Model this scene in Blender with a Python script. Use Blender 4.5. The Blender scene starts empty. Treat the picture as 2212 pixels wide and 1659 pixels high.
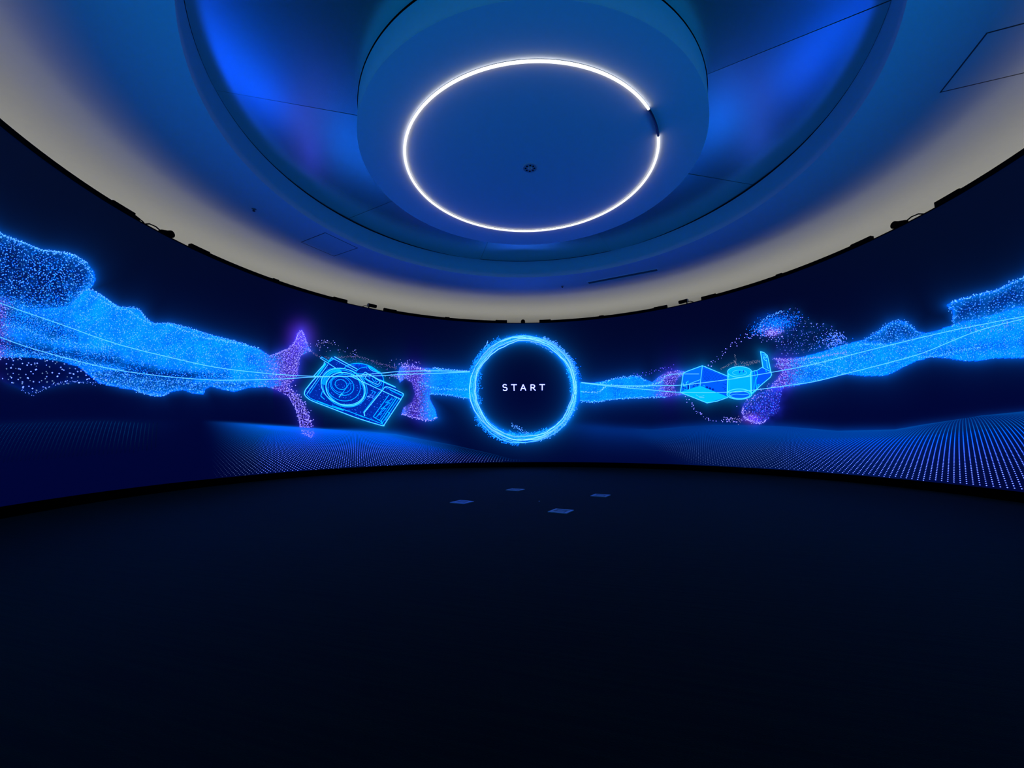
import bpy, bmesh, math, random
import numpy as np
from mathutils import Matrix, Vector

# ------------------------------------------------------------------ camera, world, exposure
H = 1.663                       # eye height; floor is z = 0, room axis is the z axis
CX, CY = -0.575, -11.30         # camera stands close to the near side of the round room
FPX, PITCH, ROLL = 888.0, 0.127, -0.007
sc = bpy.context.scene
col = sc.collection
cam_d = bpy.data.cameras.new('camera')
cam_d.sensor_fit = 'HORIZONTAL'; cam_d.sensor_width = 36.0
cam_d.lens = FPX / 2212.0 * 36.0
cam_d.clip_start = 0.05; cam_d.clip_end = 200
cam = bpy.data.objects.new('camera', cam_d); col.objects.link(cam)
_c, _s = math.cos(ROLL), math.sin(ROLL)
_X = Vector((1, 0, 0)); _U = Vector((0, -math.sin(PITCH), math.cos(PITCH))); _Fw = Vector((0, math.cos(PITCH), math.sin(PITCH)))
_cx = _c * _X + _s * _U; _cy = -_s * _X + _c * _U; _cz = -_Fw
cam.matrix_world = Matrix(((_cx.x, _cy.x, _cz.x, CX), (_cx.y, _cy.y, _cz.y, CY), (_cx.z, _cy.z, _cz.z, H), (0, 0, 0, 1)))
sc.camera = cam
w = bpy.data.worlds.new('world'); w.use_nodes = True
w.node_tree.nodes['Background'].inputs[0].default_value = (0, 0, 0, 1)
w.node_tree.nodes['Background'].inputs[1].default_value = 0.0
sc.world = w
sc.view_settings.view_transform = 'Standard'; sc.view_settings.look = 'None'
sc.view_settings.gamma = 1.0; sc.view_settings.exposure = 0.0
sc.view_settings.use_curve_mapping = False
sc.cycles.use_denoising = True
sc.cycles.max_bounces = 4; sc.cycles.diffuse_bounces = 2; sc.cycles.glossy_bounces = 2
sc.cycles.sample_clamp_indirect = 4.0
sc.cycles.caustics_reflective = False; sc.cycles.caustics_refractive = False
TUBE_E = 1.8                    # ring lamp
COVE_E = 0.78                    # warm strip behind the screen
SCREEN_E = 1.1

# ------------------------------------------------------------------ room measures
RS = 11.66; ZS0 = H - 1.40; ZS1 = H + 6.43       # LED screen radius, bottom, top
ZC = H + 7.79                                    # main ceiling
ZR = H + 8.63                                    # recessed ceiling panels
RO = 8.18                                        # ceiling opening
RD, ZD = 4.81, H + 7.85                          # drum radius, underside
RW = 16.8                                        # outer wall

# ------------------------------------------------------------------ helpers
def principled(name, color, rough=0.6, metallic=0.0, spec=0.5, bump=None, emit=None, estr=0.0, noise=None):
    m = bpy.data.materials.new(name); m.use_nodes = True
    nt = m.node_tree; b = nt.nodes['Principled BSDF']
    b.inputs['Base Color'].default_value = (*color, 1)
    b.inputs['Roughness'].default_value = rough
    b.inputs['Metallic'].default_value = metallic
    b.inputs['Specular IOR Level'].default_value = spec
    if noise or bump:
        tc = nt.nodes.new('ShaderNodeTexCoord'); mp = nt.nodes.new('ShaderNodeMapping')
        nt.links.new(tc.outputs['Object'], mp.inputs[0])
        n = nt.nodes.new('ShaderNodeTexNoise'); nt.links.new(mp.outputs[0], n.inputs['Vector'])
        sc_, sx, amt = noise or bump
        n.inputs['Scale'].default_value = sc_; n.inputs['Detail'].default_value = 4
        mp.inputs['Scale'].default_value = sx
        if noise:
            mx = nt.nodes.new('ShaderNodeMix'); mx.data_type = 'RGBA'
            mx.inputs[6].default_value = (*[c * (1 - amt) for c in color], 1)
            mx.inputs[7].default_value = (*[min(1, c * (1 + amt)) for c in color], 1)
            nt.links.new(n.outputs['Fac'], mx.inputs[0]); nt.links.new(mx.outputs[2], b.inputs['Base Color'])
        if bump:
            bp = nt.nodes.new('ShaderNodeBump'); bp.inputs['Strength'].default_value = bump[2]
            bp.inputs['Distance'].default_value = 0.02
            nt.links.new(n.outputs['Fac'], bp.inputs['Height']); nt.links.new(bp.outputs[0], b.inputs['Normal'])
    if emit:
        b.inputs['Emission Color'].default_value = (*emit, 1); b.inputs['Emission Strength'].default_value = estr
    return m

def display_material():
    m = bpy.data.materials.new('led_display'); m.use_nodes = True
    nt = m.node_tree; b = nt.nodes['Principled BSDF']
    b.inputs['Base Color'].default_value = (0.004, 0.004, 0.005, 1); b.inputs['Roughness'].default_value = 0.7
    b.inputs['Specular IOR Level'].default_value = 0.2
    a = nt.nodes.new('ShaderNodeAttribute'); a.attribute_name = 'Col'
    nt.links.new(a.outputs['Color'], b.inputs['Emission Color'])
    # assumed louvre falloff: steep emission cut to keep blue off the outer ceiling
    ge = nt.nodes.new('ShaderNodeNewGeometry'); sp = nt.nodes.new('ShaderNodeSeparateXYZ'); nt.links.new(ge.outputs['Incoming'], sp.inputs[0])
    ab = nt.nodes.new('ShaderNodeMath'); ab.operation = 'ABSOLUTE'; nt.links.new(sp.outputs['Z'], ab.inputs[0])
    mr = nt.nodes.new('ShaderNodeMapRange'); mr.interpolation_type = 'SMOOTHSTEP'; nt.links.new(ab.outputs[0], mr.inputs['Value'])
    mr.inputs['From Min'].default_value = 0.62; mr.inputs['From Max'].default_value = 0.95
    mr.inputs['To Min'].default_value = SCREEN_E; mr.inputs['To Max'].default_value = SCREEN_E * 0.12
    nt.links.new(mr.outputs['Result'], b.inputs['Emission Strength'])
    m.cycles.emission_sampling = 'NONE'
    return m

M_disp = display_material()
M_white = principled('white_ceiling_paint', (0.88, 0.88, 0.87), 0.75, spec=0.2, noise=(6.0, (1, 1, 1), 0.02))
M_gloss = principled('satin_panel', (0.52, 0.76, 0.68), 0.27, metallic=0.78)
M_gloss.node_tree.nodes['Principled BSDF'].inputs['IOR'].default_value = 1.9
M_wall = principled('grey_wall_paint', (0.40, 0.40, 0.38), 0.85, spec=0.1)
M_black = principled('black_metal', (0.0012, 0.0012, 0.0014), 0.7, spec=0.03)
M_blackskirt = principled('black_skirting', (0.0008, 0.0008, 0.001), 0.9, spec=0.0)
M_gap = principled('dark_gap', (0.01, 0.01, 0.015), 0.9, spec=0.0)
M_tube = principled('lit_tube', (0.9, 0.9, 0.9), 0.4, emit=(1.0, 1.0, 0.97), estr=TUBE_E)
M_dead = principled('unlit_tube', (0.01, 0.01, 0.012), 0.25)
M_cove = principled('cove_tube', (0.9, 0.9, 0.9), 0.4, emit=(1.0, 0.97, 0.82), estr=COVE_E)
M_grey = principled('grey_plastic', (0.22, 0.23, 0.25), 0.5)
M_steel = principled('brushed_steel', (0.42, 0.46, 0.45), 0.45, metallic=0.5)
M_lid = principled('carpet_lid', (0.20, 0.25, 0.24), 0.5, metallic=0.3)
M_slot = principled('slot_shade', (0.10, 0.10, 0.11), 0.7)
M_steel2 = principled('dark_recess', (0.04, 0.045, 0.05), 0.5)

def link(name, me, mat, parent=None, **props):
    o = bpy.data.objects.new(name, me); col.objects.link(o)
    if mat is not None:
        me.materials.append(mat)
    if parent is not None: o.parent = parent
    for k, v in props.items(): o[k] = v
    return o
def empty(name, loc=(0, 0, 0), rz=0.0, **props):
    o = bpy.data.objects.new(name, None); col.objects.link(o)
    o.location = loc; o.rotation_euler = (0, 0, rz); o.empty_display_size = 0.2
    for k, v in props.items(): o[k] = v
    return o
def from_py(name, v, f, mat, parent=None, smooth=False, **props):
    me = bpy.data.meshes.new(name); me.from_pydata([tuple(map(float, p)) for p in v], [], f); me.update()
    if smooth: me.shade_smooth()
    return link(name, me, mat, parent, **props)
def pol(az, r, z):              # azimuth in degrees from +Y towards +X
    a = math.radians(az); return (r * math.sin(a), r * math.cos(a), z)

def revolve(name, prof, mat, parent=None, a0=-180.0, a1=180.0, step=1.5, smooth=True, **props):
    """sweep a closed (r,z) profile around the room axis between two azimuths"""
    n = max(1, int(round((a1 - a0) / step))); full = abs(a1 - a0 - 360) < 1e-6
    rows = n if full else n + 1; k = len(prof)
    v = [pol(a0 + (a1 - a0) * i / n, r, z) for i in range(rows) for r, z in prof]
    f = []
    for i in range(n):
        j = (i + 1) % rows
        for q in range(k):
            p = (q + 1) % k
            f.append((i * k + q, i * k + p, j * k + p, j * k + q))
    if not full:
        f.append(tuple(range(k))); f.append(tuple((rows - 1) * k + q for q in reversed(range(k))))
    o = from_py(name, v, f, mat, parent, **props)
    bm = bmesh.new(); bm.from_mesh(o.data); bmesh.ops.recalc_face_normals(bm, faces=bm.faces)
    if smooth:
        for e in bm.edges: e.smooth = len(e.link_faces) == 2 and e.calc_face_angle(0) < math.radians(30)
        for fa in bm.faces: fa.smooth = True
    bm.to_mesh(o.data); bm.free()
    return o

class MB:                       # small mesh builder in local space
    def __init__(s): s.bm = bmesh.new()
    def box(s, c, d, rot=None, bev=0.0):
        m = Matrix.Translation(c) @ (rot.to_4x4() if rot else Matrix()) @ Matrix.Diagonal((*d, 1))
        r = bmesh.ops.create_cube(s.bm, size=1.0, matrix=m)
        if bev:
            es = list({e for v in r['verts'] for e in v.link_edges})
            bmesh.ops.bevel(s.bm, geom=es, offset=bev, segments=2, affect='EDGES')
        return s
    def cyl(s, p0, p1, r0, r1=None, seg=20):
        p0, p1 = Vector(p0), Vector(p1); d = p1 - p0
        m = Matrix.Translation((p0 + p1) / 2) @ d.to_track_quat('Z', 'Y').to_matrix().to_4x4()
        bmesh.ops.create_cone(s.bm, cap_ends=True, segments=seg, radius1=r0, radius2=r0 if r1 is None else r1, depth=d.length, matrix=m)
        return s
    def ball(s, c, r, sc_=(1, 1, 1)):
        bmesh.ops.create_uvsphere(s.bm, u_segments=20, v_segments=12, radius=r, matrix=Matrix.Translation(c) @ Matrix.Diagonal((*sc_, 1)))
        return s
    def tube(s, pts, r, seg=8):
        pts = [Vector(p) for p in pts]
        for a, b in zip(pts, pts[1:]): s.cyl(a, b, r, seg=seg)
        for p in pts[1:-1]: bmesh.ops.create_uvsphere(s.bm, u_segments=8, v_segments=6, radius=r, matrix=Matrix.Translation(p))
        return s
    def build(s, name, mat, parent=None, **props):
        me = bpy.data.meshes.new(name); s.bm.to_mesh(me); s.bm.free()
        return link(name, me, mat, parent, **props)

# ------------------------------------------------------------------ the setting
v = [pol(a, RW + 0.2, 0) for a in range(0, 360, 3)]
fl = bpy.data.materials.new('dark_carpet'); fl.use_nodes = True
nt = fl.node_tree; b = nt.nodes['Principled BSDF']
b.inputs['Roughness'].default_value = 0.85; b.inputs['Specular IOR Level'].default_value = 0.12; b.inputs['Sheen Weight'].default_value = 0.018; b.inputs['Sheen Roughness'].default_value = 0.45; b.inputs['Sheen Tint'].default_value = (0.5, 1.0, 0.6, 1)
tc = nt.nodes.new('ShaderNodeTexCoord'); mp = nt.nodes.new('ShaderNodeMapping')
mp.vector_type = 'TEXTURE'; mp.inputs['Rotation'].default_value = (0, 0, math.radians(-17)); mp.inputs['Scale'].default_value = (3.0, 0.10, 1)
n1 = nt.nodes.new('ShaderNodeTexNoise'); n1.inputs['Scale'].default_value = 2.2; n1.inputs['Detail'].default_value = 6
n2 = nt.nodes.new('ShaderNodeTexNoise'); n2.inputs['Scale'].default_value = 90; n2.inputs['Detail'].default_value = 3
nt.links.new(tc.outputs['Object'], mp.inputs[0]); nt.links.new(mp.outputs[0], n1.inputs['Vector']); nt.links.new(tc.outputs['Object'], n2.inputs['Vector'])
mul = nt.nodes.new('ShaderNodeMath'); mul.operation = 'MULTIPLY'
nt.links.new(n1.outputs['Fac'], mul.inputs[0]); nt.links.new(n2.outputs['Fac'], mul.inputs[1])
rp = nt.nodes.new('ShaderNodeValToRGB')
rp.color_ramp.elements[0].position = 0.18; rp.color_ramp.elements[0].color = (0.0012, 0.0026, 0.0013, 1)
rp.color_ramp.elements[1].position = 0.34; rp.color_ramp.elements[1].color = (0.0050, 0.0110, 0.0036, 1)
nt.links.new(mul.outputs[0], rp.inputs[0]); nt.links.new(rp.outputs[0], b.inputs['Base Color'])
bp = nt.nodes.new('ShaderNodeBump'); bp.inputs['Strength'].default_value = 0.5; bp.inputs['Distance'].default_value = 0.01
nt.links.new(mul.outputs[0], bp.inputs['Height']); nt.links.new(bp.outputs[0], b.inputs['Normal'])
from_py('floor', v, [tuple(reversed(range(len(v))))], fl, kind='structure')

revolve('ceiling', [(RO, ZC), (RW + 0.1, ZC), (RW + 0.1, ZC + 0.15), (RO, ZC + 0.15)], M_white, kind='structure')
revolve('trim_1', [(RO, ZC + 0.15), (RO + 0.12, ZC + 0.15), (RO + 0.12, ZR - 0.014), (RO, ZR - 0.014)], M_white, kind='structure')
revolve('trim_2', [(RO + 0.02, ZR - 0.014), (RO + 0.14, ZR - 0.014), (RO + 0.14, ZR + 0.1), (RO + 0.02, ZR + 0.1)], M_gap, kind='structure')
revolve('wall_outer', [(RW, 0), (RW + 0.15, 0), (RW + 0.15, ZC + 0.1), (RW, ZC + 0.1)], M_wall, step=3, kind='structure')
revolve('baseboard_round', [(RS + 0.02, 0), (RS + 0.3, 0), (RS + 0.3, ZS0 - 0.004), (RS + 0.02, ZS0 - 0.004)], M_blackskirt, kind='structure')
rv = [pol(a, RO + 0.6, ZR + 0.35) for a in range(0, 360, 6)]
from_py('ceiling_slab', rv, [tuple(range(len(rv)))], M_gap, kind='structure')

# recessed glossy panels: eight, 45 degrees each, 20 mm joints
PANELS = [(-14.75, 30.25, 'glossy recessed ceiling panel with a bright blue patch just beyond the far edge of the drum', (0, 0)),
          (30.25, 75.25, 'dark glossy recessed ceiling panel right of the patch beyond the drum', (0.006, 0.010)),
          (75.25, 120.25, 'bright blue glossy recessed ceiling panel at the right side of the drum', (0.0, -0.012)),
          (120.25, 165.25, 'glossy recessed ceiling panel at the top right above the long slanting joint', (0.004, 0.010)),
          (165.25, 210.25, 'glossy recessed ceiling panel nearest the viewer, hidden behind the drum', (0, 0)),
          (210.25, 255.25, 'glossy recessed ceiling panel at the top left, dark towards the drum', (0.0, -0.010)),
          (255.25, 300.25, 'bright blue glossy recessed ceiling panel with the violet streak, left of the drum', (0.004, 0.008)),
          (300.25, 345.25, 'dark glossy recessed ceiling panel left of the patch beyond the drum', (0.005, -0.008))]
def panel(a0, a1, label, tilt):
    vs, fs = [], []; N, K = 24, 14
    rin, rout, th = RD + 0.02, RO - 0.012, 0.02
    am = math.radians((a0 + a1) / 2)
    for lay in (0, 1):
        for i in range(N + 1):
            for j in range(K + 1):
                r = rin + (rout - rin) * j / K
                g = math.degrees(0.009 / r)
                a = a0 + g + (a1 - a0 - 2 * g) * i / N
                x, y, _ = pol(a, r, 0)
                rad = (x * math.sin(am) + y * math.cos(am)) - 6.4; tan = x * math.cos(am) - y * math.sin(am)
                z = ZR + rad * tilt[0] + tan * tilt[1] + lay * th
                vs.append((x, y, z))
    S = (N + 1) * (K + 1)
    for i in range(N):
        for j in range(K):
            q = i * (K + 1) + j
            fs.append((q, q + K + 1, q + K + 2, q + 1)); fs.append((S + q, S + q + 1, S + q + K + 2, S + q + K + 1))
    rim = [i * (K + 1) for i in range(N + 1)] + [N * (K + 1) + j for j in range(1, K + 1)] + [i * (K + 1) + K for i in range(N - 1, -1, -1)] + [j for j in range(K - 1, 0, -1)]
    for p, q in zip(rim, rim[1:] + rim[:1]): fs.append((p, q, q + S, p + S))
    o = from_py('ceiling_panel', vs, fs, M_gloss, None, label=label, category='ceiling panel', group='glossy ceiling panels around the drum')
    bm = bmesh.new(); bm.from_mesh(o.data); bmesh.ops.recalc_face_normals(bm, faces=bm.faces); bm.to_mesh(o.data); bm.free()
for p in PANELS: panel(*p)

# central drum
drum = empty('ceiling_drum', (0, 0, ZD), label='large round white drum hanging in the middle of the ceiling recess', category='ceiling drum')
def dl(prof): return [(r, z - ZD) for r, z in prof]
revolve('drum_side', dl([(RD - 0.15, ZD + 0.02), (RD, ZD + 0.02), (RD, ZR - 0.018), (RD - 0.15, ZR - 0.018)]), M_white, drum)
revolve('shadow_gap', dl([(RD - 0.12, ZR - 0.018), (RD - 0.03, ZR - 0.018), (RD - 0.03, ZR + 0.1), (RD - 0.12, ZR + 0.1)]), M_gap, drum)
ds = MB(); bmesh.ops.create_cone(ds.bm, cap_ends=True, segments=240, radius1=RD, radius2=RD, depth=0.03, matrix=Matrix.Translation((0, 0, 0.015)))
ds.build('drum_underside', M_white, drum)

# ring lamp under the drum, with its dead length
RL, DEAD0, DEAD1 = 3.60, 112.8, 129.8
ring = empty('ring_light', (0, 0, ZD), label='thin white glowing ring lamp on the underside of the drum', category='lamp')
def tubeprof(r=0.031, zc=-0.04):
    return [(RL + r * math.cos(t * math.pi / 4), zc + r * math.sin(t * math.pi / 4)) for t in range(8)]
revolve('lit_tube', tubeprof(), M_tube, ring, a0=DEAD1 - 360, a1=DEAD0, step=1.0)
revolve('unlit_tube', tubeprof(0.030), M_dead, ring, a0=DEAD0 + 0.15, a1=DEAD1 - 0.15, step=1.0, label='short dark unlit length of the ring')
revolve('mounting_channel', [(RL - 0.02, -0.012), (RL + 0.02, -0.012), (RL + 0.02, 0.0), (RL - 0.02, 0.0)], M_grey, ring)

spk = empty('ceiling_speaker', (0.0, -0.09, ZD), label='small round fitting in the middle of the drum underside', category='ceiling fitting')
m = MB(); m.cyl((0, 0, -0.015), (0, 0, 0), 0.20, 0.215, 40); m.build('flange', principled('blue_grey_plastic', (0.45, 0.46, 0.5), 0.6), spk)
for k in range(8):
    a = k * math.pi / 4; m = MB(); m.cyl((0.13 * math.cos(a), 0.13 * math.sin(a), -0.022), (0.13 * math.cos(a), 0.13 * math.sin(a), -0.014), 0.028, seg=12)
    m.build('vent', M_gap, spk)
m = MB(); m.cyl((0, 0, -0.05), (0, 0, -0.014), 0.045, 0.075, 24); m.ball((0, 0, -0.05), 0.03); m.build('nozzle', M_steel, spk)

# hatches, slot diffuser and sprinklers in the main ceiling
def hatch(cx, cy, size, az, label):
    h = empty('access_hatch', (cx, cy, ZC), -math.radians(az), label=label, category='ceiling hatch', group='square hatches flush in the ceiling')
    s = size / 2; g = 0.028
    m = MB()
    for c, d in (((0, s, -0.002), (size + g, g, 0.004)), ((0, -s, -0.002), (size + g, g, 0.004)), ((s, 0, -0.002), (g, size - g, 0.004)), ((-s, 0, -0.002), (g, size - g, 0.004))):
        m.box(c, d)
    m.build('frame_gap', M_steel2, h)
    m = MB(); m.box((0, 0, -0.003), (size - g - 0.01, size - g - 0.01, 0.006)); m.build('door_panel', M_white, h)
a = math.radians(-60.0); hatch(9.19 * math.sin(a), 9.19 * math.cos(a), 1.5, -60.0, 'square access hatch in the ceiling, left of centre above the small silver-backed camera')
a = math.radians(110.9); hatch(10.45 * math.sin(a), 10.45 * math.cos(a), 1.5, 110.9, 'square access hatch in the ceiling at the upper right corner of the view')
sx, sy, ex, ey = 3.38, 8.96, 6.35, 7.34
sl = empty('slot_diffuser', ((sx + ex) / 2, (sy + ey) / 2, ZC), math.atan2(ey - sy, ex - sx), label='long narrow air slot in the ceiling right of centre beyond the drum', category='air diffuser')
L = math.hypot(ex - sx, ey - sy)
m = MB(); m.box((0, 0.16, -0.012), (L + 0.1, 0.05, 0.024)); m.box((0, -0.16, -0.012), (L + 0.1, 0.05, 0.024))
m.box((L / 2 + 0.025, 0, -0.012), (0.05, 0.27, 0.024)); m.box((-L / 2 - 0.025, 0, -0.012), (0.05, 0.27, 0.024)); m.build('frame', M_white, sl)
m = MB(); m.box((0, 0, -0.002), (L, 0.27, 0.004)); m.build('slot', M_slot, sl)
for vy in (-0.045, 0.045):
    m = MB(); m.box((0, vy, -0.008), (L, 0.02, 0.012)); m.build('vane', M_grey, sl)
for x, y, lb in ((-9.37, 1.90, 'small sprinkler head on the ceiling at the left, beside the hatch'), (2.10, 9.42, 'small sprinkler head on the ceiling left of the long air slot')):
    sp = empty('sprinkler', (x, y, ZC), label=lb, category='sprinkler', group='sprinkler heads on the ceiling')
    m = MB(); m.cyl((0, 0, -0.02), (0, 0, 0), 0.05, 0.075, 20); m.build('escutcheon', M_grey, sp)
    m = MB(); m.cyl((0, 0, -0.07), (0, 0, -0.02), 0.018, seg=12); m.cyl((0, 0, -0.078), (0, 0, -0.07), 0.045, seg=16); m.build('nozzle', M_steel2, sp)

# warm cove strip behind the screen
cove = empty('cove_light', (0, 0, H + 4.9), label='continuous warm white light shelf behind the top of the screen', category='lamp')
revolve('lit_strip', [(12.9, 0.02), (14.8, 0.02), (14.8, 0.04), (12.9, 0.04)], M_cove, cove, step=3)
revolve('tray', [(12.8, -0.05), (14.9, -0.05), (14.9, 0.01), (12.8, 0.01)], M_grey, cove, step=3)

# small floor boxes round the room axis
LAB = {-104.75: 'flat square metal floor plate at the left of the four in the floor', -14.75: 'flat square metal floor plate farthest from the viewer, below the word on the screen',
       75.25: 'flat square metal floor plate at the right of the four in the floor', 165.25: 'flat square metal floor plate nearest the viewer, brightest of the four'}
for az, lb in LAB.items():
    x, y, _ = pol(az, 1.94, 0)
    fb = empty('floor_box', (x, y, 0), math.radians(-30), label=lb, category='floor plate', group='square metal plates set in the floor')
    m = MB()
    for c, d in (((0, 0.19, 0.009), (0.44, 0.06, 0.018)), ((0, -0.19, 0.009), (0.44, 0.06, 0.018)), ((0.19, 0, 0.009), (0.06, 0.32, 0.018)), ((-0.19, 0, 0.009), (0.06, 0.32, 0.018))): m.box(c, d)
    m.build('frame', M_steel, fb)
    m = MB(); m.box((0, 0, 0.006), (0.318, 0.318, 0.012)); m.build('lid', M_lid, fb)
    m = MB(); m.box((-0.12, 0.03, 0.0125), (0.03, 0.20, 0.003)); m.box((0.12, -0.03, 0.0125), (0.03, 0.16, 0.003)); m.box((0.0, 0.125, 0.0125), (0.2, 0.02, 0.003))
    m.build('cable_flap', M_steel2, fb, label='dark slot around the lid')
fs_ = empty('floor_stud', (0.107, -0.406, 0), label='tiny pale stud in the floor between the four plates', category='floor stud')
m = MB(); m.cyl((0, 0, 0), (0, 0, 0.012), 0.02, 0.016, 20); m.build('stud_cap', M_steel, fs_)

# black rails, and devices on the top edge of the screen
ZT = ZS1
revolve_top = revolve('trim_3', [(RS - 0.012, ZT), (RS + 0.22, ZT), (RS + 0.22, ZT + 0.035), (RS - 0.012, ZT + 0.035)], M_black, kind='structure')
RAILS = [(-128, -89.6, 'farthest left, running out of the picture'), (-79.95, -47.0, 'second from the left'), (-37.7, -4.1, 'left of the middle'),
         (5.0, 39.1, 'right of the middle'), (47.5, 81.0, 'second from the right'), (90.9, 128, 'farthest right, running out of the picture')]
for a0, a1, where in RAILS:
    r = empty('black_rail', pol((a0 + a1) / 2, RS, ZT + 0.035), label='long curved black rail on top of the screen, ' + where, category='rail', group='black rails along the top of the screen')
    ox, oy, oz = r.location
    def off(o):
        for vv in o.data.vertices: vv.co -= Vector((ox, oy, oz))
    off(revolve('rail_body', [(RS + 0.0, ZT + 0.03), (RS + 0.14, ZT + 0.03), (RS + 0.14, ZT + 0.155), (RS + 0.0, ZT + 0.155)], M_black, r, a0=a0 + 0.3, a1=a1 - 0.3, step=1.0))
    for e0, e1 in ((a0, a0 + 3.2), (a1 - 3.2, a1)):
        off(revolve('end_cap', [(RS - 0.02, ZT + 0.035), (RS + 0.16, ZT + 0.035), (RS + 0.16, ZT + 0.195), (RS + 0.03, ZT + 0.205), (RS - 0.02, ZT + 0.18)], M_black, r, a0=e0, a1=e1, step=0.8))
    am = (a0 + a1) / 2 - 0.5
    off(revolve('joint_clip', [(RS - 0.01, ZT + 0.15), (RS + 0.15, ZT + 0.15), (RS + 0.15, ZT + 0.185), (RS - 0.01, ZT + 0.185)], M_black, r, a0=am, a1=am + 1.2, step=0.6))

def device(az, kind, label, flip=1):
    d = empty('surveillance_camera', pol(az, RS + 0.08, ZT + 0.035), -math.radians(az), label=label, category='camera', group='small black cameras on the top edge of the screen')
    d.scale = (1.25, 1.25, 1.25)
    # local: +x along the rim to the right, -y into the room
    if kind == 'box':
        m = MB(); m.cyl((-0.10 * flip, 0, 0), (-0.10 * flip, 0, 0.10), 0.022, seg=12); m.box((-0.10 * flip, 0, 0.008), (0.09, 0.08, 0.016), bev=0.004); m.build('bracket', M_black, d)
        m = MB(); m.box((0.03 * flip, -0.01, 0.135), (0.36, 0.13, 0.115), Matrix.Rotation(0.03 * flip, 3, 'Y'), bev=0.014); m.build('body', M_black, d)
        m = MB(); m.box((-0.145 * flip, -0.01, 0.13), (0.018, 0.14, 0.125), bev=0.004); m.build('lens_bezel', M_grey, d)
        m = MB(); m.tube([(-0.14 * flip, 0.02, 0.10), (-0.24 * flip, 0.02, 0.09), (-0.31 * flip, 0.0, 0.05), (-0.38 * flip, 0.0, 0.0)], 0.014); m.build('cable', M_black, d)
    elif kind == 'dome':
        m = MB(); m.cyl((0, 0, 0), (0, 0, 0.05), 0.12, 0.09, 24); m.build('bracket', M_black, d)
        m = MB(); m.ball((0, -0.01, 0.08), 0.10, (1, 1, 0.95)); m.build('body', M_black, d)
        m = MB(); m.cyl((0, -0.12, 0.08), (0, -0.09, 0.08), 0.05, 0.06, 20); m.build('lens_bezel', M_black, d)
    else:
        m = MB(); m.box((-0.05 * flip, 0, 0.03), (0.26, 0.11, 0.06), bev=0.012); m.cyl((0.03 * flip, 0, 0.02), (0.03 * flip, 0, 0.11), 0.03, seg=14); m.build('bracket', M_black, d)
        m = MB(); m.box((-0.11 * flip, -0.01, 0.085), (0.17, 0.11, 0.07), Matrix.Rotation(-0.35 * flip, 3, 'Y'), bev=0.012)
        m.cyl((0.07 * flip, 0.05, 0.10), (0.07 * flip, -0.07, 0.10), 0.098, 0.092, 32); m.build('body', M_black, d)
        m = MB(); m.cyl((0.07 * flip, -0.085, 0.10), (0.07 * flip, -0.065, 0.10), 0.06, 0.07, 24); m.build('lens_bezel', M_black, d)
        m = MB(); m.tube([(-0.16 * flip, 0, 0.07), (-0.30 * flip, 0, 0.115), (-0.46 * flip, 0, 0.10), (-0.58 * flip, 0, 0.03), (-0.62 * flip, 0, 0.0)], 0.016); m.build('cable', M_black, d)
device(-84.0, 'round', 'small round black camera with a looping cable on the left end of the screen top', 1)
device(-40.9, 'box', 'small black box camera on a stub above the floating camera picture', 1)
device(0.4, 'dome', 'tiny black domed camera straight above the glowing ring on the screen', 1)
device(43.3, 'box', 'small black box camera on the screen top above the floating film box', -1)
device(85.3, 'round', 'small round black camera with a cable on the right part of the screen top', -1)
cb = empty('rail_cable', pol(-88.6, RS + 0.06, ZT + 0.035), math.radians(88.6), label='black plug and looping cable at the right end of the farthest left rail', category='cable')
m = MB(); m.cyl((-0.18, 0, 0.09), (0.02, 0, 0.07), 0.045, 0.032, 16); m.build('plug', M_black, cb)
m = MB(); m.tube([(0.02, 0, 0.07), (0.09, 0, 0.075), (0.15, 0, 0.05), (0.18, 0, 0.015), (0.19, 0, 0.0)], 0.018); m.build('cable', M_black, cb)

# ------------------------------------------------------------------ LED screen: helpers between screen surface and the drawing measured in photo pixels
def to_screen(x, y, off=0.0):
    """points of the drawing -> points on the curved screen face"""
    x = np.asarray(x, float); y = np.asarray(y, float); R = RS - off
    u = (x - 1106) / FPX; q = -(y - 829.5) / FPX
    u, q = u * _c - q * _s, u * _s + q * _c
    dx, dy, dz = u, math.cos(PITCH) - q * math.sin(PITCH), math.sin(PITCH) + q * math.cos(PITCH)
    a = dx * dx + dy * dy; bq = dx * CX + dy * CY; cc = CX * CX + CY * CY - R * R
    t = (-bq + np.sqrt(bq * bq - a * cc)) / a
    return np.stack([CX + dx * t, CY + dy * t, H + dz * t], -1)
def to_draw(P):
    d = P - np.array([CX, CY, H])
    X = d @ np.array(_cx); Y = d @ np.array(_cy); Z = d @ np.array(_Fw)
    Z = np.where(Z > 0.05, Z, 0.05)
    return 1106 + FPX * X / Z, 829.5 - FPX * Y / Z

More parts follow.
